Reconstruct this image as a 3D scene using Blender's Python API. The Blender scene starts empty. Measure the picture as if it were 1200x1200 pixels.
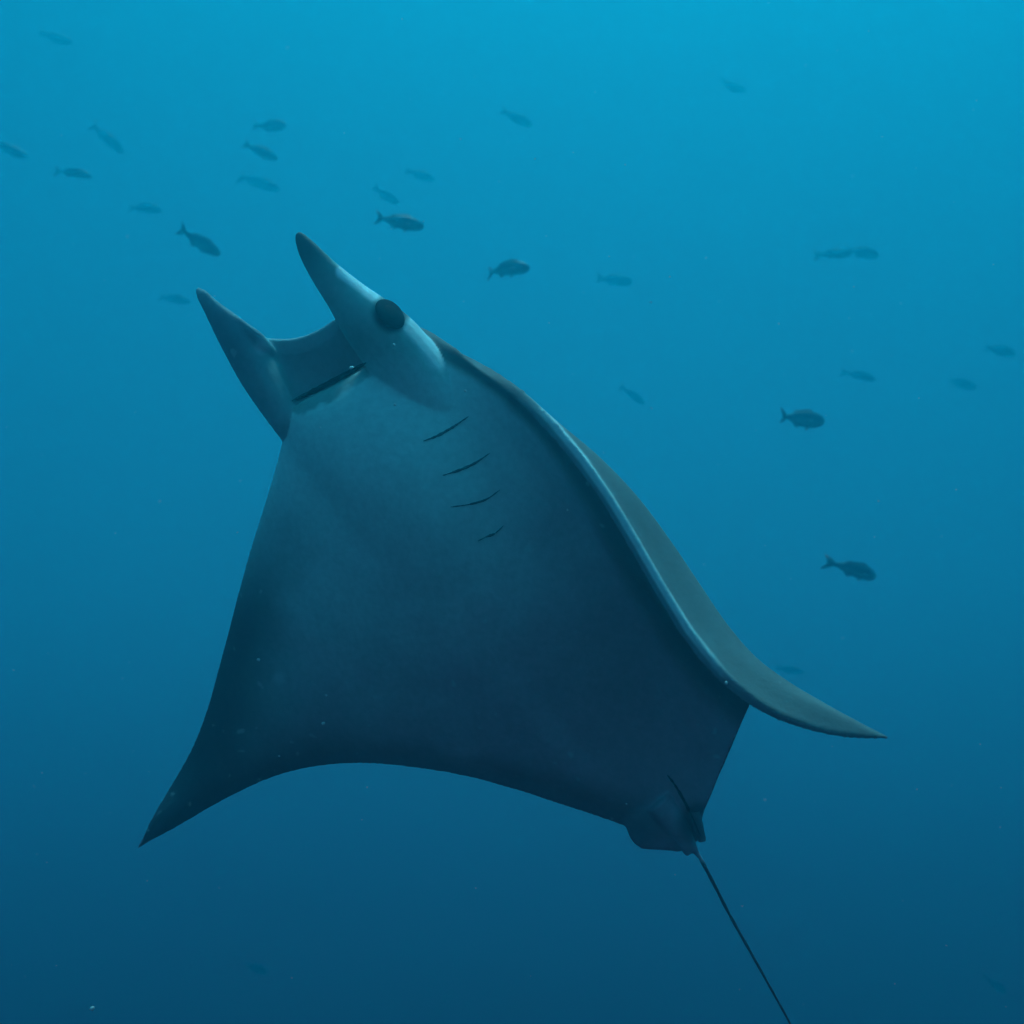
import bpy, bmesh, math, random
from mathutils import Vector, Matrix
from mathutils.bvhtree import BVHTree
from mathutils import noise as mnoise

random.seed(7)
SC = bpy.context.scene
COL = SC.collection
R = math.radians

# ------------------------------------------------------------------ camera
PITCH = 3.0
FOV = 45.0
cam_d = bpy.data.cameras.new('camera')
cam = bpy.data.objects.new('camera', cam_d)
COL.objects.link(cam)
cam.location = (0, 0, 0)
cam.rotation_euler = (R(90 + PITCH), 0, 0)
cam_d.sensor_width = 36.0
cam_d.angle = R(FOV)
cam_d.clip_start = 0.05
cam_d.clip_end = 500
cam_d.dof.use_dof = True
cam_d.dof.focus_distance = 2.95
cam_d.dof.aperture_fstop = 3.6
SC.camera = cam

# ------------------------------------------------------------------ light of the open water
SUN_DIR = Vector((0.13, 0.36, 1.0)).normalized()      # direction towards the sun as refracted under water
SUN_ELEV = math.asin(SUN_DIR.z)
world = bpy.data.worlds.new('World')
SC.world = world
world.use_nodes = True
wn, wl = world.node_tree.nodes, world.node_tree.links
wn.clear()
w_out = wn.new('ShaderNodeOutputWorld')
w_bg = wn.new('ShaderNodeBackground')
w_tc = wn.new('ShaderNodeTexCoord')
w_dot = wn.new('ShaderNodeVectorMath'); w_dot.operation = 'DOT_PRODUCT'
w_axis = Vector((0.0, 0.25, 1.0)).normalized()
w_dot.inputs[1].default_value = w_axis
w_nrm = wn.new('ShaderNodeVectorMath'); w_nrm.operation = 'NORMALIZE'
w_map = wn.new('ShaderNodeMapRange')
w_map.inputs['From Min'].default_value = -1
w_map.inputs['From Max'].default_value = 1
w_ramp = wn.new('ShaderNodeValToRGB')
WORLD_STOPS = [(0.0, (0.010, 0.010, 0.024)), (0.38, (0.020, 0.014, 0.034)), (0.457, (0.032, 0.026, 0.062)), (0.50, (0.036, 0.060, 0.135)),
               (0.535, (0.038, 0.130, 0.260)), (0.58, (0.040, 0.235, 0.430)), (0.62, (0.040, 0.310, 0.540)), (0.70, (0.040, 0.360, 0.600)),
               (0.815, (0.040, 0.380, 0.600)), (1.0, (0.040, 0.390, 0.600))]
cr = w_ramp.color_ramp
while len(cr.elements) > 1:
    cr.elements.remove(cr.elements[0])
cr.elements[0].position = WORLD_STOPS[0][0]; cr.elements[0].color = (*WORLD_STOPS[0][1], 1)
for p_, c_ in WORLD_STOPS[1:]:
    e = cr.elements.new(p_); e.color = (*c_, 1)
cr.interpolation = 'B_SPLINE'
w_bg.inputs['Strength'].default_value = 1.0
wl.new(w_tc.outputs['Generated'], w_nrm.inputs[0])
wl.new(w_nrm.outputs[0], w_dot.inputs[0])
wl.new(w_dot.outputs['Value'], w_map.inputs['Value'])
wl.new(w_map.outputs[0], w_ramp.inputs[0])
wl.new(w_ramp.outputs[0], w_bg.inputs['Color'])
wl.new(w_bg.outputs[0], w_out.inputs['Surface'])

sun_d = bpy.data.lights.new('sun', 'SUN')
sun_d.energy = 4.4
sun_d.angle = R(14)
sun_d.color = (0.40, 0.92, 1.0)           # daylight after some metres of sea water
sun = bpy.data.objects.new('sun', sun_d)
COL.objects.link(sun)
sun.rotation_euler = (-SUN_DIR).to_track_quat('-Z', 'Y').to_euler()

SC.view_settings.view_transform = 'Standard'
SC.view_settings.look = 'None'
SC.view_settings.gamma = 1
SC.view_settings.exposure = 0.2
SC.view_settings.use_curve_mapping = False
SC.cycles.use_denoising = True
SC.cycles.volume_bounces = 4
SC.cycles.max_bounces = 7

HAZE_DENSITY = 0.10
HAZE_COLOR = (0.003, 0.66, 0.76)
HAZE_G = 0.88

# ------------------------------------------------------------------ helpers
TAN = math.tan(R(FOV) / 2)
FWD = Vector((0, math.cos(R(PITCH)), math.sin(R(PITCH))))
UP = Vector((0, -math.sin(R(PITCH)), math.cos(R(PITCH))))
RIGHT = Vector((1, 0, 0))


def at(px, py, d):
    """the point d metres out that the 1200 px photograph shows at (px, py)"""
    return FWD * d + RIGHT * ((px - 600) / 600 * TAN * d) + UP * (-(py - 600) / 600 * TAN * d)


def pix(p):
    d = p.dot(FWD)
    return 600 + p.dot(RIGHT) / (d * TAN) * 600, 600 - p.dot(UP) / (d * TAN) * 600, d


MM = 2 * TAN / 1200           # size of a pixel at one metre


def obj(name, me, mat=None, parent=None, smooth=True):
    o = bpy.data.objects.new(name, me)
    COL.objects.link(o)
    if mat:
        me.materials.append(mat)
    if parent:
        o.parent = parent
        o.matrix_parent_inverse = parent.matrix_world.inverted()
    if smooth:
        for p in me.polygons:
            p.use_smooth = True
    return o


def tag(o, label, cat, group=None, kind=None):
    o['label'] = label
    if cat:
        o['category'] = cat
    if group:
        o['group'] = group
    if kind:
        o['kind'] = kind


def smooth01(a, b, x):
    t = max(0.0, min(1.0, (x - a) / max(b - a, 1e-3)))
    return t * t * (3 - 2 * t)


def cat(P, t):
    """Catmull-Rom through the list of tuples P at t in 0..len(P)-1"""
    n = len(P) - 1
    i = min(int(t), n - 1)
    f = t - i
    p1, p2 = P[i], P[i + 1]
    p0 = P[i - 1] if i > 0 else tuple(2 * a - b for a, b in zip(p1, p2))
    p3 = P[i + 2] if i + 2 <= n else tuple(2 * b - a for a, b in zip(p1, p2))
    return tuple(0.5 * (2 * b + (c - a) * f + (2 * a - 5 * b + 4 * c - d) * f * f + (3 * b - a - 3 * c + d) * f ** 3)
                 for a, b, c, d in zip(p0, p1, p2, p3))


def newmat(name):
    m = bpy.data.materials.new(name)
    m.use_nodes = True
    nt = m.node_tree
    return m, nt.nodes, nt.links, nt.nodes['Principled BSDF']


# ------------------------------------------------------------------ materials
def skin_material():
    m, n, l, b = newmat('ray_skin')
    at_ = n.new('ShaderNodeAttribute'); at_.attribute_name = 'pigment_and_light'
    tc = n.new('ShaderNodeTexCoord')
    n1 = n.new('ShaderNodeTexNoise'); n1.inputs['Scale'].default_value = 7; n1.inputs['Detail'].default_value = 6
    n2 = n.new('ShaderNodeTexNoise'); n2.inputs['Scale'].default_value = 60; n2.inputs['Detail'].default_value = 5
    r1 = n.new('ShaderNodeMapRange'); r1.inputs[1].default_value = .3; r1.inputs[2].default_value = .7
    r1.inputs[3].default_value = .92; r1.inputs[4].default_value = 1.05
    r2 = n.new('ShaderNodeMapRange'); r2.inputs[1].default_value = .3; r2.inputs[2].default_value = .7
    r2.inputs[3].default_value = .92; r2.inputs[4].default_value = 1.05
    mu = n.new('ShaderNodeMath'); mu.operation = 'MULTIPLY'
    mx = n.new('ShaderNodeVectorMath'); mx.operation = 'SCALE'
    l.new(tc.outputs['Object'], n1.inputs['Vector']); l.new(tc.outputs['Object'], n2.inputs['Vector'])
    l.new(n1.outputs['Fac'], r1.inputs[0]); l.new(n2.outputs['Fac'], r2.inputs[0])
    l.new(r1.outputs[0], mu.inputs[0]); l.new(r2.outputs[0], mu.inputs[1])
    l.new(at_.outputs['Color'], mx.inputs[0]); l.new(mu.outputs[0], mx.inputs['Scale'])
    l.new(mx.outputs[0], b.inputs['Base Color'])
    b.inputs['Roughness'].default_value = 0.62
    b.inputs['Specular IOR Level'].default_value = 0.25
    bp = n.new('ShaderNodeBump'); bp.inputs['Strength'].default_value = .25; bp.inputs['Distance'].default_value = .004
    n3 = n.new('ShaderNodeTexNoise'); n3.inputs['Scale'].default_value = 110; n3.inputs['Detail'].default_value = 4
    l.new(tc.outputs['Object'], n3.inputs['Vector'])
    l.new(n3.outputs['Fac'], bp.inputs['Height']); l.new(bp.outputs[0], b.inputs['Normal'])
    return m


def plain_material(name, col, rough=.5, spec=.3, var=.25, scale=40):
    m, n, l, b = newmat(name)
    tc = n.new('ShaderNodeTexCoord')
    n1 = n.new('ShaderNodeTexNoise'); n1.inputs['Scale'].default_value = scale; n1.inputs['Detail'].default_value = 4
    rp = n.new('ShaderNodeValToRGB')
    rp.color_ramp.elements[0].position = .3; rp.color_ramp.elements[0].color = (*[c * (1 - var) for c in col], 1)
    rp.color_ramp.elements[1].position = .7; rp.color_ramp.elements[1].color = (*[min(1, c * (1 + var)) for c in col], 1)
    l.new(tc.outputs['Object'], n1.inputs['Vector']); l.new(n1.outputs['Fac'], rp.inputs[0])
    l.new(rp.outputs[0], b.inputs['Base Color'])
    b.inputs['Roughness'].default_value = rough
    b.inputs['Specular IOR Level'].default_value = spec
    return m


M_SKIN = skin_material()
M_EYE = plain_material('ray_eye', (0.024, 0.026, 0.030), .8, .08)
M_PUPIL = plain_material('pupil_black', (0.006, 0.006, 0.007), .6, .15)
M_SLIT = plain_material('slit_dark', (0.03, 0.03, 0.035), .9, .1)
M_GILL = plain_material('gill_shadow', (0.12, 0.12, 0.13), .9, .1)
M_SNOW = plain_material('marine_snow', (0.75, 0.76, 0.72), .9, .1, .1)


def fish_material():
    m, n, l, b = newmat('fish_scales')
    tc = n.new('ShaderNodeTexCoord')
    sx = n.new('ShaderNodeSeparateXYZ')
    rp = n.new('ShaderNodeValToRGB')
    mr = n.new('ShaderNodeMapRange'); mr.inputs[1].default_value = -.05; mr.inputs[2].default_value = .05
    e = rp.color_ramp.elements
    e[0].position = .05; e[0].color = (.30, .29, .28, 1)
    e[1].position = .6; e[1].color = (.07, .07, .075, 1)
    nz = n.new('ShaderNodeTexVoronoi'); nz.inputs['Scale'].default_value = 90
    mx = n.new('ShaderNodeMix'); mx.data_type = 'RGBA'; mx.blend_type = 'MULTIPLY'; mx.inputs[0].default_value = .35
    l.new(tc.outputs['Object'], sx.inputs[0]); l.new(sx.outputs['Z'], mr.inputs[0]); l.new(mr.outputs[0], rp.inputs[0])
    l.new(tc.outputs['Object'], nz.inputs['Vector'])
    l.new(rp.outputs[0], mx.inputs[6]); l.new(nz.outputs['Color'], mx.inputs[7])
    l.new(mx.outputs[2], b.inputs['Base Color'])
    b.inputs['Roughness'].default_value = .45
    return m


M_FISH = fish_material()
M_FEYE = plain_material('fish_eye', (.02, .02, .02), .2, .5)

# ------------------------------------------------------------------ the water that fades the far fish
bm = bmesh.new()
bmesh.ops.create_cube(bm, size=1)
me = bpy.data.meshes.new('haze')
for v in bm.verts:
    v.co = Vector((v.co.x * 34, v.co.y * 28 + 11.0, v.co.z * 24))
bm.to_mesh(me); bm.free()
mh = bpy.data.materials.new('sea_water'); mh.use_nodes = True
mh.node_tree.nodes.clear()
ho = mh.node_tree.nodes.new('ShaderNodeOutputMaterial')
hv = mh.node_tree.nodes.new('ShaderNodeVolumePrincipled')
hv.inputs['Color'].default_value = (*HAZE_COLOR, 1)
hv.inputs['Density'].default_value = HAZE_DENSITY
hv.inputs['Anisotropy'].default_value = HAZE_G
mh.node_tree.links.new(hv.outputs[0], ho.inputs['Volume'])
haze = obj('haze', me, mh, None, False)
tag(haze, 'clear blue open sea water all round the ray', 'water', None, 'stuff')
if mh.cycles:
    mh.cycles.homogeneous_volume = True

# ------------------------------------------------------------------ the devil ray
RAY_AT = at(560, 720, 3.0)


def build_ray():
    U = [0.0, 0.12, 0.30, 0.55, 0.80, 1.0]
    rows = []          # each row: (half thickness in metres, six points (px, py, depth)), from wing tip to wing tip

    def left_row(L, T, dl, dt, th, bulge=0.03):
        pts = []
        for u in U:
            d = dl + (dt - dl) * u - bulge * math.sin(math.pi * u)
            pts.append((L[0] + (T[0] - L[0]) * u, L[1] + (T[1] - L[1]) * u, d))
        rows.append((th, pts))

    left_row((159, 996), (159.5, 996.5), 3.30, 3.30, .004, 0)
    left_row((168, 981), (176, 985), 3.30, 3.30, .006, 0)
    left_row((186, 948), (214, 963), 3.31, 3.31, .008)
    left_row((207, 912), (262, 936), 3.32, 3.32, .010)
    left_row((228, 872), (318, 910), 3.31, 3.31, .013)
    left_row((243, 832), (370, 897), 3.29, 3.29, .017)
    left_row((255, 790), (425, 893), 3.26, 3.26, .022, .034)
    left_row((267, 745), (485, 898), 3.23, 3.23, .029, .038)
    left_row((280, 695), (545, 908), 3.19, 3.20, .038, .042)
    left_row((294, 645), (605, 924), 3.15, 3.17, .050, .048)
    left_row((309, 598), (660, 942), 3.11, 3.14, .065, .054)
    left_row((322, 555), (705, 957), 3.08, 3.12, .080, .060)
    left_row((334, 510), (740, 970), 3.06, 3.11, .092, .066)
    rows.append((.098, [(345, 478, 3.04), (397, 534, 3.00), (474, 620, 2.99), (584, 750, 3.015), (688, 872, 3.065), (768, 984, 3.10)]))
    rows.append((.100, [(392, 452, 3.02), (428, 505, 2.98), (500, 594, 2.97), (614, 738, 3.002), (722, 866, 3.055), (798, 990, 3.09)]))
    rows.append((.098, [(438, 425, 3.03), (463, 473, 2.99), (522, 567, 2.97), (644, 726, 2.995), (757, 860, 3.05), (818, 985, 3.08)]))
    rows.append((.082, [(482, 384, 3.08), (500, 425, 3.02), (554, 538, 2.98), (668, 708, 2.985), (780, 848, 3.03), (824, 955, 3.06)]))
    rows.append((.062, [(522, 404, 3.02), (536, 430, 2.98), (586, 528, 2.96), (686, 692, 2.97), (793, 840, 3.01), (833, 933, 3.04)]))
    rows.append((.046, [(562, 428, 2.94), (572, 448, 2.93), (614, 530, 2.94), (700, 680, 2.96), (802, 840, 2.99), (841, 913, 3.02)]))
    rows.append((.036, [(603, 458, 2.86), (610, 472, 2.87), (640, 545, 2.92), (718, 675, 2.95), (813, 830, 2.98), (848, 897, 3.00)]))
    rows.append((.030, [(643, 497, 2.78), (652, 506, 2.81), (668, 570, 2.90), (735, 680, 2.94), (822, 822, 2.96), (854, 883, 2.98)]))
    rows.append((.026, [(680, 542, 2.71), (698, 542, 2.76), (700, 605, 2.88), (754, 692, 2.93), (830, 817, 2.95), (859, 871, 2.96)]))
    rows.append((.023, [(712, 588, 2.65), (742, 586, 2.71), (732, 640, 2.85), (775, 710, 2.91), (838, 815, 2.93), (865, 857, 2.94)]))
    rows.append((.020, [(742, 638, 2.59), (780, 635, 2.66), (764, 682, 2.81), (797, 732, 2.88), (846, 812, 2.90), (871, 843, 2.91)]))
    rows.append((.017, [(772, 690, 2.53), (814, 684, 2.60), (798, 722, 2.75), (822, 758, 2.82), (856, 808, 2.85), (877, 830, 2.86)]))
    rows.append((.014, [(806, 745, 2.47), (848, 733, 2.54), (834, 757, 2.67), (848, 782, 2.74), (868, 804, 2.78), (884, 816, 2.79)]))
    rows.append((.011, [(845, 793, 2.42), (884, 774, 2.48), (874, 786, 2.58), (880, 796, 2.64), (890, 804, 2.68), (898, 808, 2.69)]))
    rows.append((.009, [(895, 832, 2.38), (922, 803, 2.43), (916, 810, 2.49), (918, 814, 2.53), (922, 816, 2.55), (926, 816, 2.56)]))
    rows.append((.007, [(945, 853, 2.35), (960, 826, 2.38), (958, 829, 2.41), (960, 831, 2.43), (962, 832, 2.44), (964, 832, 2.45)]))
    rows.append((.006, [(990, 863, 2.32), (997, 846, 2.34), (997, 847, 2.355), (998, 848, 2.36), (999, 848, 2.365), (1000, 849, 2.37)]))
    rows.append((.004, [(1041, 866, 2.30), (1041.5, 865, 2.303), (1042, 865, 2.305), (1042, 865, 2.306), (1042, 865, 2.307), (1042, 865, 2.308)]))

    NV, NU = 6, 44
    nrow = len(rows)
    grid, thick = [], []
    for k in range((nrow - 1) * NV + 1):
        t = k / NV
        row = []
        th = cat([(r[0],) for r in rows], t)[0]
        ctl = [cat([r[1][c] for r in rows], t) for c in range(6)]
        for j in range(NU + 1):
            w = j / NU
            w = w * w * (0.45) + w * 0.55          # finer near the leading edge
            q = cat(ctl, w * 5)
            row.append((at(*q), w))
        grid.append(row); thick.append(th)

    uu = [(i / 5) for i in range(6)]

    def foil(w):
        u = cat([(a,) for a in U], w * 5)[0]
        u = max(0.0, min(1.0, u))
        return 5.2 * (0.2969 * math.sqrt(u) - 0.126 * u - 0.3516 * u * u + 0.2843 * u ** 3 - 0.1036 * u ** 4) * 2

    verts, faces, fkind = [], [], []
    H, W = len(grid), NU + 1
    nrmg = []
    for i in range(H):
        for j in range(W):
            a = grid[min(i + 1, H - 1)][j][0] - grid[max(i - 1, 0)][j][0]
            b = grid[i][min(j + 1, W - 1)][0] - grid[i][max(j - 1, 0)][0]
            n = a.cross(b)
            n = n.normalized() if n.length > 1e-9 else -FWD
            nrmg.append(n)
    # make normals point to the ventral side (towards the camera on the belly)
    if nrmg[(H // 2) * W + W // 2].dot(FWD) > 0:
        nrmg = [-n for n in nrmg]
    for side in (1, -1):
        for i in range(H):
            for j in range(W):
                p, w = grid[i][j]
                tip = min(1.0, min(i, H - 1 - i) / 6)
                t = max(0.0045 * tip + .002, thick[i] * foil(w) * .62)
                lip = 0.011 * math.exp(-(w / .05) ** 2) * smooth01(95, 110, i) * (1 - smooth01(150, 175, i))
                verts.append(p + nrmg[i * W + j] * (t + lip) * side)
    off = H * W
    for i in range(H - 1):
        for j in range(W - 1):
            a, b, c, d = i * W + j, i * W + j + 1, (i + 1) * W + j + 1, (i + 1) * W + j
            faces.append((a, b, c, d)); fkind.append(0)
            faces.append((off + d, off + c, off + b, off + a)); fkind.append(1)
    for i in range(H - 1):
        for j in (0, W - 1):
            a, d = i * W + j, (i + 1) * W + j
            faces.append((a, d, off + d, off + a) if j == 0 else (d, a, off + a, off + d))
            fkind.append(2 if j == 0 else 1)
    for i in (0, H - 1):
        for j in range(W - 1):
            a, b = i * W + j, i * W + j + 1
            faces.append((a, b, off + b, off + a)); fkind.append(1)

    def tube(path, kind, seg=20, flat=1.0, cap=True, axis=None):
        """path of (px, py, depth, radius px); flat = depth radius / in-plane radius"""
        base = len(verts)
        n = len(path)
        sub = 5
        P = [cat(path, k / sub) for k in range((n - 1) * sub + 1)]
        C = [at(*q[:3]) for q in P]
        for k, q in enumerate(P):
            tan = (C[min(k + 1, len(C) - 1)] - C[max(k - 1, 0)]).normalized()
            view = C[k].normalized()
            side = tan.cross(view).normalized()
            dep = side.cross(tan).normalized()
            r = q[3] * MM * q[2]
            fl = q[4] if len(q) > 4 else flat
            for s in range(seg):
                a = 2 * math.pi * s / seg
                verts.append(C[k] + side * (math.cos(a) * r) + dep * (math.sin(a) * r * fl))
        for k in range(len(P) - 1):
            for s in range(seg):
                s2 = (s + 1) % seg
                faces.append((base + k * seg + s, base + k * seg + s2, base + (k + 1) * seg + s2, base + (k + 1) * seg + s))
                fkind.append(kind)
        faces.append(tuple(base + s for s in reversed(range(seg)))); fkind.append(kind)
        e = base + (len(P) - 1) * seg
        faces.append(tuple(e + s for s in range(seg))); fkind.append(kind)

    def plate(rowsA, th, kind, n=8):
        """plate through rows of points (px, py, depth), th metres thick"""
        base = len(verts)
        nr, nc = (len(rowsA) - 1) * n + 1, (len(rowsA[0]) - 1) * n + 1
        G = []
        for i in range(nr):
            ctl = [cat([r[c] for r in rowsA], i / n) for c in range(len(rowsA[0]))]
            G.append([at(*cat(ctl, j / n)) for j in range(nc)])
        for side in (-1, 1):
            for i in range(nr):
                for j in range(nc):
                    a = G[min(i + 1, nr - 1)][j] - G[max(i - 1, 0)][j]
                    b = G[i][min(j + 1, nc - 1)] - G[i][max(j - 1, 0)]
                    nn = a.cross(b)
                    nn = nn.normalized() if nn.length > 1e-10 else FWD
                    e = min(i, nr - 1 - i, j, nc - 1 - j)
                    verts.append(G[i][j] + nn * th * side * (0.35 + .65 * min(1, e / 4)))
        o2 = nr * nc
        for i in range(nr - 1):
            for j in range(nc - 1):
                a, b, c, d = i * nc + j, i * nc + j + 1, (i + 1) * nc + j + 1, (i + 1) * nc + j
                faces.append((base + a, base + b, base + c, base + d)); fkind.append(kind)
                faces.append((base + o2 + d, base + o2 + c, base + o2 + b, base + o2 + a)); fkind.append(kind)
        ring = [(0, j) for j in range(nc)] + [(i, nc - 1) for i in range(1, nr)] + \
               [(nr - 1, j) for j in range(nc - 2, -1, -1)] + [(i, 0) for i in range(nr - 2, 0, -1)]
        for k in range(len(ring)):
            a = ring[k][0] * nc + ring[k][1]
            b = ring[(k + 1) % len(ring)][0] * nc + ring[(k + 1) % len(ring)][1]
            faces.append((base + b, base + a, base + o2 + a, base + o2 + b)); fkind.append(kind)

    # right side of the head running out into the rolled head fin
    tube([(349, 272, 2.93, 3.5, .7), (353, 280, 2.93, 8, .7), (363, 296, 2.93, 13, .7), (381, 320, 2.935, 18, .7),
          (404, 346, 2.95, 24, .85), (429, 374, 2.965, 33, .95), (456, 402, 2.985, 39, .92), (490, 442, 2.99, 39, .88),
          (524, 492, 3.012, 38, .88), (556, 545, 3.045, 36, .88), (590, 605, 3.09, 32, .88)], 3)
    # left head fin, a broad upright blade with a rolled inner edge
    plate([[(231, 337, 3.00), (231, 337.5, 3.0), (231.5, 338, 3.0)],
           [(240, 361, 3.00), (246, 357, 2.99), (253, 355, 3.0)],
           [(252, 389, 3.01), (266, 380, 2.985), (281, 376, 3.0)],
           [(268, 421, 3.02), (286, 410, 2.995), (306, 397, 3.045)],
           [(287, 455, 3.03), (306, 442, 3.01), (330, 428, 3.075)],
           [(309, 486, 3.05), (326, 474, 3.025), (346, 462, 3.085)],
           [(334, 519, 3.06), (346, 510, 3.04), (360, 500, 3.07)]], .018, 4)
    tube([(240, 348, 3.0, 2), (262, 364, 2.99, 5), (285, 382, 2.99, 6), (300, 395, 3.0, 8), (310, 408, 3.03, 10), (322, 424, 3.08, 9)], 4)
    # roof of the mouth between the two head fins
    plate([[(296, 394, 3.05), (322, 397, 3.06), (348, 396, 3.07), (374, 386, 3.06), (402, 367, 3.04)],
           [(312, 432, 3.05), (334, 430, 3.09), (360, 424, 3.10), (390, 412, 3.08), (420, 394, 3.05)],
           [(332, 470, 3.06), (350, 468, 3.10), (378, 457, 3.11), (408, 444, 3.10), (440, 424, 3.06)],
           [(345, 505, 3.08), (365, 500, 3.11), (395, 490, 3.11), (425, 475, 3.10), (455, 455, 3.06)]], .020, 5)
    # pelvic fins and the root of the tail
    plate([[(728, 950, 3.10), (760, 950, 3.07), (790, 945, 3.05)],
           [(733, 968, 3.10), (765, 970, 3.07), (798, 965, 3.05)],
           [(740, 985, 3.10), (770, 984, 3.08), (804, 984, 3.06)],
           [(752, 994.5, 3.10), (775, 996, 3.09), (802, 998, 3.08)]], .010, 0)
    plate([[(808, 952, 3.0), (814, 950, 3.0), (820, 950, 3.02)],
           [(812, 970, 3.0), (818, 968, 3.0), (824, 968, 3.02)],
           [(818, 988, 3.02), (823, 988, 3.02), (828, 987, 3.03)]], .006, 0)
    tube([(770, 940, 3.05, 16), (795, 970, 3.05, 13), (809, 989, 3.05, 7), (816, 999, 3.06, 3.5), (820, 1006, 3.06, 2)], 0)
    tube([(798, 974, 3.05, 9), (803, 990, 3.05, 7), (805, 998, 3.055, 5), (806, 1002, 3.06, 2.5)], 0)

    me = bpy.data.meshes.new('ray_source')
    me.from_pydata([tuple(v) for v in verts], [], faces)
    me.update()
    bmx = bmesh.new(); bmx.from_mesh(me)
    bmesh.ops.recalc_face_normals(bmx, faces=bmx.faces)
    bmx.to_mesh(me); bmx.free()
    src_bvh = BVHTree.FromPolygons([Vector(v) for v in verts], faces)
    tmp = bpy.data.objects.new('ray_source', me); COL.objects.link(tmp)
    rm = tmp.modifiers.new('remesh', 'REMESH'); rm.mode = 'VOXEL'; rm.voxel_size = 0.0042; rm.use_smooth_shade = True
    sm = tmp.modifiers.new('smooth', 'SMOOTH'); sm.factor = .5; sm.iterations = 9
    dg = bpy.context.evaluated_depsgraph_get()
    body = bpy.data.meshes.new_from_object(tmp.evaluated_get(dg))
    bpy.data.objects.remove(tmp)

    # the whip tail, added to the same mesh
    bmx = bmesh.new(); bmx.from_mesh(body)
    path = [(806, 985, 3.055, 2.51), (819, 1003, 3.06, 2.30), (835, 1033, 3.06, 2.01), (855, 1072, 3.07, 1.80), (878, 1113, 3.08, 1.60),
            (902, 1156, 3.09, 1.41), (925, 1198, 3.10, 1.21), (950, 1250, 3.12, 0.95), (968, 1300, 3.14, 0.66), (978, 1340, 3.15, 0.25)]
    rings = []
    for k in range((len(path) - 1) * 6 + 1):
        q = cat(path, k / 6)
        q2 = cat(path, min(k / 6 + .05, len(path) - 1)); q1 = cat(path, max(k / 6 - .05, 0))
        c = at(*q[:3]); tan = (at(*q2[:3]) - at(*q1[:3])).normalized()
        s = tan.cross(FWD).normalized(); d = s.cross(tan)
        r = max(q[3], .4) * MM * q[2] * (1 + .10 * math.sin(k * 1.7) + .06 * math.sin(k * 4.1))
        rings.append([bmx.verts.new(c + s * math.cos(a * math.pi / 5) * r + d * math.sin(a * math.pi / 5) * r) for a in range(10)])
    for a, b in zip(rings, rings[1:]):
        for s in range(10):
            f = bmx.faces.new((a[s], a[(s + 1) % 10], b[(s + 1) % 10], b[s])); f.smooth = True
    bmx.faces.new(rings[-1])
    bmx.to_mesh(body); bmx.free()

    # pigment: white front of the belly, grey rear, dark margins, olive brown back, plus painted highlights and shade
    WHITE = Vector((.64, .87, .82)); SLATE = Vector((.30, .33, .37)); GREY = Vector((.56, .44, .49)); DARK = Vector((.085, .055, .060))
    BACK = Vector((.20, .17, .165)); PALE = Vector((.90, .91, .90)); LIT_STRIP = Vector((.95, .88, .84)); TEAL = Vector((.34, .50, .46))
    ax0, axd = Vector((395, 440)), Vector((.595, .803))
    attr = body.attributes.new('pigment_and_light', 'FLOAT_COLOR', 'POINT')
    nv = len(body.vertices)
    cols = [0.0] * (nv * 4)

    def seg_dist(p, poly):
        best = 1e9
        for a, b in zip(poly, poly[1:]):
            a, b = Vector(a), Vector(b)
            t = max(0, min(1, (p - a).dot(b - a) / (b - a).length_squared))
            best = min(best, (p - a - (b - a) * t).length)
        return best
    lead_left = [(332, 515), (309, 598), (280, 695), (255, 790), (228, 872), (163, 990)]
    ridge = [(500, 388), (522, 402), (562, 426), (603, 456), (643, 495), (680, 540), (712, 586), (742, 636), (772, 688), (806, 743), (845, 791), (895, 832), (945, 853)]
    trail = [(163, 990), (262, 936), (370, 897), (485, 898), (605, 924), (740, 970)]
    lip_line = [(344, 478), (366, 470), (398, 453), (440, 430)]
    hf = [(402, 318), (420, 331), (437, 344)]
    hb = [(482, 380), (500, 397), (514, 420)]
    for i, v in enumerate(body.vertices):
        co = v.co
        loc, nor, fi, dist = src_bvh.find_nearest(co)
        k, p, nz = fkind[fi], Vector(pix(co)[:2]), 0
        if dist > .012:
            c = DARK
        else:
            k = fkind[fi]
            x, y, d = pix(co)
            p = Vector((x, y))
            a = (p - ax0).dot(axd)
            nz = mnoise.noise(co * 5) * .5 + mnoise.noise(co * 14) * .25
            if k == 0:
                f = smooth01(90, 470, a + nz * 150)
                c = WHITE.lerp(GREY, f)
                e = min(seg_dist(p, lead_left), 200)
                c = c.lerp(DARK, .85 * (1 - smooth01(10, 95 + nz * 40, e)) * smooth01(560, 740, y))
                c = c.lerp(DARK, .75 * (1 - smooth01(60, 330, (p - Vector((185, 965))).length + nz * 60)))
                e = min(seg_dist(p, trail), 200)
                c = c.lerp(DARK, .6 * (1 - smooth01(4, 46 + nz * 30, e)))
                c = c.lerp(DARK, .55 * (1 - smooth01(3, 11, seg_dist(p, lip_line) + mnoise.noise(co * 22) * 7 + mnoise.noise(co * 70) * 3)))  # shadow on the lower lip painted as a ragged dark band
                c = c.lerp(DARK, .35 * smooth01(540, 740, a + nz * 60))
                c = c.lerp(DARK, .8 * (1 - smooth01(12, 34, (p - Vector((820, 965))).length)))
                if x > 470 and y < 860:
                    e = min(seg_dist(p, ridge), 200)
                    c = c.lerp(DARK, .85 * (1 - smooth01(12, 24 + 22 * smooth01(620, 740, x) + nz * 16, e)))  # dark margin, with the shade beneath the ridge painted in
            elif k == 1:
                c = BACK * (1 + nz * .35)
            elif k == 2:
                c = DARK.lerp(GREY, .5)
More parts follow.
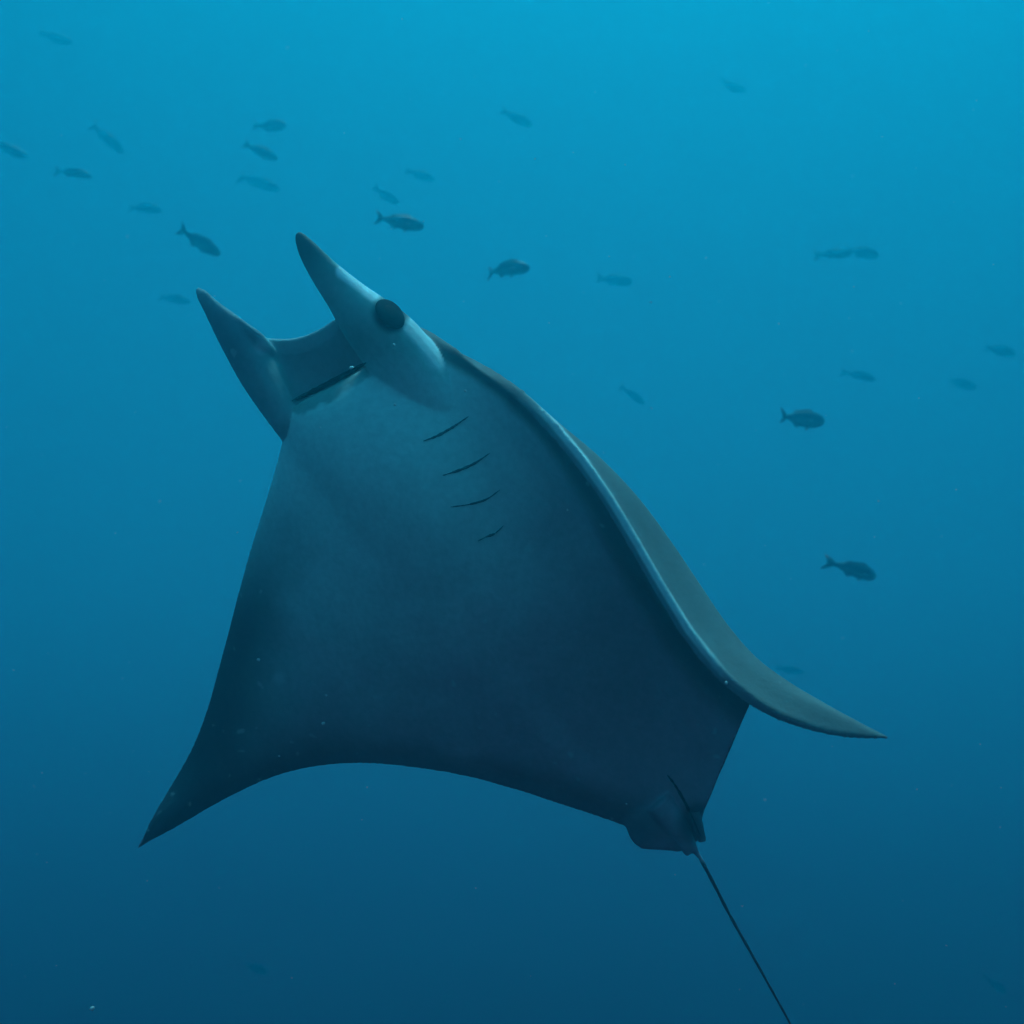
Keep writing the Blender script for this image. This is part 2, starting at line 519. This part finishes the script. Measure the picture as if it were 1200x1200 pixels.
            if k in (0, 1, 2) and 560 < x < 900 and y < 840:
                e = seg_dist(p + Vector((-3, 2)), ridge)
                c = c.lerp(LIT_STRIP, .95 * (1 - smooth01(3, 6.5 + nz * 2, e)) * smooth01(570, 640, x) * (1 - smooth01(800, 880, x)))  # highlight along the leading edge painted as a pale strip
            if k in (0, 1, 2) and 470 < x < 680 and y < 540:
                c = c.lerp(DARK, .9 * (1 - smooth01(14, 26 + nz * 4, seg_dist(p + Vector((-5, 6)), ridge))) * (1 - smooth01(600, 670, x)))  # dark front edge, its shaded side painted in as well
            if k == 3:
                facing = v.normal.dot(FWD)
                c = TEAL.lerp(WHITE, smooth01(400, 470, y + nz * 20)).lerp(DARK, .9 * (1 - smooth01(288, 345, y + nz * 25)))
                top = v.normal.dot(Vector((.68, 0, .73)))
                c = c.lerp(PALE, .2 * smooth01(.6, .85, top) * smooth01(300, 318, y))  # upper side painted lighter, as lit from above
                c = c.lerp(PALE, 1.0 * (1 - smooth01(7, 12, seg_dist(p, hf) + nz * 5)))  # highlight ahead of the eye painted over the pale skin
                c = c.lerp(PALE, .8 * (1 - smooth01(8, 20, seg_dist(p, hb) + nz * 8)))  # pale skin behind the eye, its lit side painted brighter
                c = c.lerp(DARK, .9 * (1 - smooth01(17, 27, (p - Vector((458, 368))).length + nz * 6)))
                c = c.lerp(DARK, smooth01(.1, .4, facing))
            elif k == 4:
                c = DARK.lerp(SLATE, .75).lerp(WHITE, .35 * smooth01(0, 1, (x - 270) / 60 + nz) * smooth01(370, 420, y))
                c = c.lerp(PALE, .6 * (1 - smooth01(3, 13, (p - Vector((307, 406))).length + nz * 8)))  # painted highlight where the rolled edge meets the mouth
            elif k == 5:
                c = SLATE.lerp(WHITE, .25 + nz * .2)
        if k in (0, 3, 4, 5):
            sp = mnoise.noise(co * 38 + Vector((3, 7, 1)))
            if sp > .62:
                c = c.lerp(WHITE, .35 * smooth01(.62, .75, sp))
            if (p - Vector((327, 795))).length < 16:
                c = c.lerp(WHITE, .35 * (1 - smooth01(3, 12 + nz * 8, (p - Vector((327, 795))).length)))
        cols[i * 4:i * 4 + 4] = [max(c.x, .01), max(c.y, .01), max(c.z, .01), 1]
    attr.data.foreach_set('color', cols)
    body.name = 'devil_ray'
    body.materials.clear()
    bvh = BVHTree.FromPolygons([v.co.copy() for v in body.vertices], [tuple(p.vertices) for p in body.polygons])
    for v in body.vertices:
        v.co -= RAY_AT
    body.update()
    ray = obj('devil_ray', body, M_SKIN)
    ray.location = RAY_AT
    tag(ray, 'large dark devil ray with pale throat, raised horn-like head fins and trailing whip tail', 'ray')
    bpy.context.view_layer.update()

    def hit(px, py):
        dr = at(px, py, 1).normalized()
        h = bvh.ray_cast(Vector((0, 0, 0)), dr)
        return (h[0], h[1]) if h[0] else (at(px, py, 3), -FWD)

    def groove(name, poly, width, mat, label=None, sub=8, fat=.0015, rag=1.0):
        """dark slit lying along the skin"""
        P = [cat([(float(a), float(b)) for a, b in poly], k / sub) for k in range((len(poly) - 1) * sub + 1)]
        b2 = bmesh.new(); rr = []
        pts = [hit(*q) for q in P]
        n = len(P)
        for k, (c, nn) in enumerate(pts):
            tan = (pts[min(k + 1, n - 1)][0] - pts[max(k - 1, 0)][0]).normalized()
            s = tan.cross(nn).normalized()
            wob = max(.15, 1 + rag * (.7 * mnoise.noise(c * 70) + .5 * mnoise.noise(c * 210)))
            r = width * MM * 3 * .5 * max(.12, math.sin(math.pi * (k + .35) / (n - .3)) ** .5) * wob
            rr.append([b2.verts.new(c + s * math.cos(a * math.pi / 4) * r + nn * (math.sin(a * math.pi / 4) * fat + .0006)) for a in range(8)])
        for a, b in zip(rr, rr[1:]):
            for q in range(8):
                b2.faces.new((a[q], a[(q + 1) % 8], b[(q + 1) % 8], b[q]))
        b2.faces.new(rr[0]); b2.faces.new(list(reversed(rr[-1])))
        m2 = bpy.data.meshes.new(name)
        for v in b2.verts:
            v.co -= RAY_AT
        bmesh.ops.recalc_face_normals(b2, faces=b2.faces)
        b2.to_mesh(m2); b2.free()
        o = bpy.data.objects.new(name, m2); COL.objects.link(o)
        m2.materials.append(mat)
        for p in m2.polygons:
            p.use_smooth = True
        o.parent = ray
        if label:
            o['label'] = label
        return o

    for poly, wd in (([(496, 517), (512, 511), (530, 501), (549, 488)], 2.8), ([(519, 557), (538, 551), (556, 543), (574, 531)], 2.4),
                     ([(528, 594), (550, 591), (570, 585), (586, 574)], 2.0), ([(560, 634), (570, 629), (580, 625), (590, 616)], 2.0)):
        groove('gill_slit', poly, wd, M_GILL)
    groove('mouth', [(342, 470), (362, 461), (386, 449), (410, 436), (429, 425)], 7, M_SLIT, 'dark line of the closed mouth', fat=.003, rag=.25)

    groove('fin_crease_shade', [(782, 908), (791, 920), (801, 937), (811, 957), (821, 980)], 3.2, M_SLIT)  # shade beside the pelvic fin laid on as a dark strip

    # the eye on the side of the head
    c, nn = hit(457, 368)
    ax = (at(468, 386, 3) - at(447, 350, 3)); ax = (ax - nn * ax.dot(nn)).normalized()
    sd = nn.cross(ax).normalized()

    def lens(name, mat, ra, rb, rc, lift, parent):
        b2 = bmesh.new()
        bmesh.ops.create_uvsphere(b2, u_segments=28, v_segments=16, radius=1)
        for v in b2.verts:
            q = v.co.copy()
            v.co = c + nn * (lift + q.z * rc) + ax * q.x * ra + sd * q.y * rb - RAY_AT
        m2 = bpy.data.meshes.new(name); b2.to_mesh(m2); b2.free()
        o = bpy.data.objects.new(name, m2); COL.objects.link(o); m2.materials.append(mat)
        for p in m2.polygons:
            p.use_smooth = True
        o.parent = parent
        return o
    eye = lens('eye', M_EYE, .042, .036, .0075, .0005, ray)
    eye['label'] = 'dark eye on the side of the head'
    lens('pupil', M_PUPIL, .020, .017, .002, .0068, eye)
    return ray


ray = build_ray()


# ------------------------------------------------------------------ fish
def fish_mesh(bend, depth, name):
    """a fish one metre long, nose at +X, tail bent sideways by bend"""
    prof = [(.50, .006, -.006), (.487, .038, -.006), (.455, .075, -.005), (.41, .105, -.002), (.34, .130, .0), (.25, .146, .003), (.14, .150, .003),
            (.03, .142, .002), (-.08, .120, 0), (-.18, .088, 0), (-.26, .058, 0), (-.315, .042, 0), (-.35, .040, 0)]
    b = bmesh.new(); rings = []
    SEG = 16

    def by(x):
        return bend * max(0, .25 - x) ** 2
    for x, h, dz in prof:
        h *= depth
        w = h * (.46 if x > .1 else .40)
        rings.append([b.verts.new((x, by(x) + w * math.sin(2 * math.pi * s / SEG), dz + h * math.cos(2 * math.pi * s / SEG) * (1.0 if math.cos(2 * math.pi * s / SEG) > 0 else .96))) for s in range(SEG)])
    for a, c in zip(rings, rings[1:]):
        for s in range(SEG):
            b.faces.new((a[s], a[(s + 1) % SEG], c[(s + 1) % SEG], c[s]))
    b.faces.new(rings[0]); b.faces.new(list(reversed(rings[-1])))

    def fin(pts, th=.004, ky=0.0):
        f, g = [], []
        cx = sum(p[0] for p in pts) / len(pts); cz = sum(p[1] for p in pts) / len(pts)
        for x, z in pts:
            y = by(x) + ky * abs(z)
            f.append(b.verts.new((x, y + th, z))); g.append(b.verts.new((x, y - th, z)))
        yc = by(cx) + ky * abs(cz)
        fc, gc = b.verts.new((cx, yc + th * 1.6, cz)), b.verts.new((cx, yc - th * 1.6, cz))
        n = len(pts)
        for k in range(n):
            k2 = (k + 1) % n
            b.faces.new((f[k], f[k2], fc)); b.faces.new((g[k2], g[k], gc)); b.faces.new((f[k2], f[k], g[k], g[k2]))
    d = depth
    fin([(-.32, .03 * d), (-.37, .075), (-.43, .125), (-.50, .165), (-.475, .10), (-.445, .04), (-.435, .0), (-.445, -.04), (-.475, -.10), (-.50, -.16), (-.43, -.12), (-.37, -.075), (-.32, -.03 * d)])
    fin([(.26, .12 * d), (.23, .165 * d + .012), (.17, .175 * d + .015), (.06, .165 * d + .012), (-.03, .145 * d + .012), (-.11, .13 * d + .015), (-.17, .105 * d + .012), (-.19, .055 * d), (0, .10 * d)])
    fin([(-.01, -.11 * d), (-.05, -.155 * d), (-.10, -.155 * d - .012), (-.15, -.12 * d - .008), (-.18, -.06 * d), (-.10, -.07 * d)])
    fin([(.20, -.12 * d), (.16, -.175 * d), (.10, -.20 * d), (.12, -.12 * d)])
    for s in (-1, 1):           # pectoral fins stand off the flank
        p = [(.24, s * .055 * d, -.02), (.20, s * .085 * d, .0), (.13, s * .115 * d, -.02), (.10, s * .125 * d, -.055), (.16, s * .10 * d, -.065), (.23, s * .06 * d, -.045)]
        f = [b.verts.new((x, y, z)) for x, y, z in p]; g = [b.verts.new((x, y + s * .006, z)) for x, y, z in p]
        b.faces.new(f); b.faces.new(list(reversed(g)))
        for k in range(6):
            b.faces.new((f[k], f[(k + 1) % 6], g[(k + 1) % 6], g[k]))
    bmesh.ops.recalc_face_normals(b, faces=b.faces)
    m = bpy.data.meshes.new(name); b.to_mesh(m); b.free()
    m.materials.append(M_FISH)
    for p in m.polygons:
        p.use_smooth = True
    return m


FISH = [fish_mesh(.0, 1.0, 'fish_straight'), fish_mesh(.9, 1.0, 'fish_bent'), fish_mesh(-1.0, .92, 'fish_curved'), fish_mesh(.5, .82, 'fish_slim'), fish_mesh(-.4, 1.12, 'fish_deep')]
b = bmesh.new(); bmesh.ops.create_uvsphere(b, u_segments=10, v_segments=6, radius=.017)
EYE_ME = bpy.data.meshes.new('fish_eye'); b.to_mesh(EYE_ME); b.free(); EYE_ME.materials.append(M_FEYE)

G_NEAR = 'fish schooling behind the ray'
G_FAR = 'faint fish far off in the blue'
# px, py, length px, tilt (nose down positive), distance, yaw, mesh, label
SCHOOL = [
    (468, 260, 57, 8, 9.5, 12, 0, "dark fish hovering just above the ray's eye and taller head fin"),
    (592, 314, 58, 4, 9.3, -14, 1, "dark fish level over the ray's shoulder, right of its taller head fin"),
    (938, 491, 59, 4, 8.8, 8, 4, "plump dark fish swimming level, well above the ray's curled wing tip"),
    (1003, 668, 55, 17, 8.2, 20, 1, "darkest fish, nose down, close above the ray's curled wing tip"),
    (233, 284, 52, 27, 10.1, 20, 2, "slim dark fish diving nose down above the ray's pointed lower head fin"),
    (305, 177, 40, 20, 14.8, 20, 0, "nose-down fish, lower of the close pair above the head fins"),
    (318, 148, 38, 4, 15.7, -20, 4, "level fish, upper of the close pair above the head fins"),
    (85, 202, 42, 8, 15.0, 15, 3, "slender level fish swimming by itself ahead of the ray's head"),
    (978, 297, 42, -2, 17.2, 10, 3, "rear fish of the pair swimming nose to tail high over the wing"),
    (1010, 296, 44, 6, 18.8, 15, 0, "front fish of the pair swimming nose to tail high over the wing"),
]
FAR_LABEL = 'barely visible blue-grey shadow of a fish lost in the far blue water'
FAINT = [
    (12, 176, 42, 20, 18.6, 10, 2, 'faint nose-down fish trailing behind the slender lone fish'),
    (124, 160, 52, 42, 21.0, 10, 3, 'faint long fish diving most steeply of all, ahead of the slender lone fish'),
    (605, 138, 40, 22, 18.6, 15, 0, 'faint nose-down fish swimming alone high over the shoulder of the ray'),
    (452, 230, 34, 25, 21.6, 10, 2, 'small faint fish right above the dark fish over the eye of the ray'),
    (302, 213, 54, 20, 23.4, 5, 3, 'faint long fish under the close pair above the head fins'),
    (170, 243, 38, 6, 21.6, 15, 1, 'faint level fish close behind the slim diving fish'),
    (1008, 440, 40, 12, 19.8, 15, 3, 'faint slender fish right above the plump level fish'),
    (1172, 411, 40, 10, 20.4, 10, 0, 'faint fish well ahead of the plump level fish'),
    (742, 463, 34, 36, 22.8, 15, 3, 'small faint fish tipped steeply down just off the shoulder of the wing')]
FAINT += [f + (FAR_LABEL,) for f in (
    (720, 328, 44, 4, 22.5, 10, 0), (204, 350, 38, 10, 22.0, 10, 3), (925, 785, 34, 8, 24.3, -10, 3), (300, 1134, 30, 30, 24.0, 10, 4),
    (492, 205, 36, 15, 23.0, 10, 0), (66, 45, 36, 10, 22.5, 10, 4), (855, 102, 40, 8, 23.0, 10, 2),
    (1168, 1155, 30, 40, 24.0, 10, 1), (1125, 450, 40, 10, 23.0, 0, 2))]


def place_fish(px, py, ln, tilt, dist, yaw, kind, label, group):
    o = bpy.data.objects.new('fish', FISH[kind]); COL.objects.link(o)
    size = ln * MM * dist / max(.7, math.cos(R(yaw)))
    o.location = at(px, py, dist)
    o.rotation_euler = Matrix.Rotation(R(tilt), 3, 'Y').to_euler()
    o.rotation_euler = (Matrix.Rotation(R(tilt), 3, 'Y') @ Matrix.Rotation(R(yaw), 3, 'Z')).to_euler()
    o.scale = (size, size * random.uniform(.9, 1.1), size * random.uniform(.95, 1.05))
    tag(o, label, 'fish', group)
    for s in (-1, 1):
        e = bpy.data.objects.new('eye', EYE_ME); COL.objects.link(e)
        e.parent = o; e.location = (.415, s * .042, .026)
    return o


for f in SCHOOL:
    place_fish(*f[:7], f[7], G_NEAR)
for f in FAINT:
    place_fish(*f[:7], f[7], G_FAR)

# ------------------------------------------------------------------ marine snow, nobody could count it
bm = bmesh.new()


def fleck(p, r):
    res = bmesh.ops.create_icosphere(bm, subdivisions=1, radius=1)
    s = Vector((random.uniform(.6, 1.3), random.uniform(.6, 1.3), random.uniform(.6, 1.3)))
    rot = Matrix.Rotation(random.uniform(0, 6.28), 3, Vector((random.uniform(-1, 1), random.uniform(-1, 1), 1)).normalized())
    for v in res['verts']:
        q = Vector((v.co.x * s.x, v.co.y * s.y, v.co.z * s.z)) * (r * random.uniform(.75, 1.25))
        v.co = p + rot @ q


for px, py, d, r in ((412, 431, 2.80, 2.0), (462, 404, 2.78, 1.6), (303, 773, 3.0, 1.6), (379, 848, 2.95, 1.5), (327, 886, 3.0, 1.4), (375, 501, 2.75, 1.3),
                     (463, 474, 2.7, 1.4), (545, 458, 2.7, 1.2), (851, 800, 2.3, 1.5), (382, 815, 2.9, 1.1), (665, 598, 2.6, 1.2), (734, 942, 2.8, 1.2), (108, 1182, 2.6, 1.8)):
    fleck(at(px, py, d), r * 1.35 * MM * d)
for k in range(420):
    d = random.uniform(1.6, 9) 
    fleck(at(random.uniform(-300, 1500), random.uniform(-300, 1500), d), random.uniform(.35, .95) * MM * min(d, 4))
me = bpy.data.meshes.new('marine_snow'); bm.to_mesh(me); bm.free()
snow = obj('marine_snow', me, M_SNOW)
tag(snow, 'tiny pale specks of marine snow drifting in the water', 'marine snow', None, 'stuff')
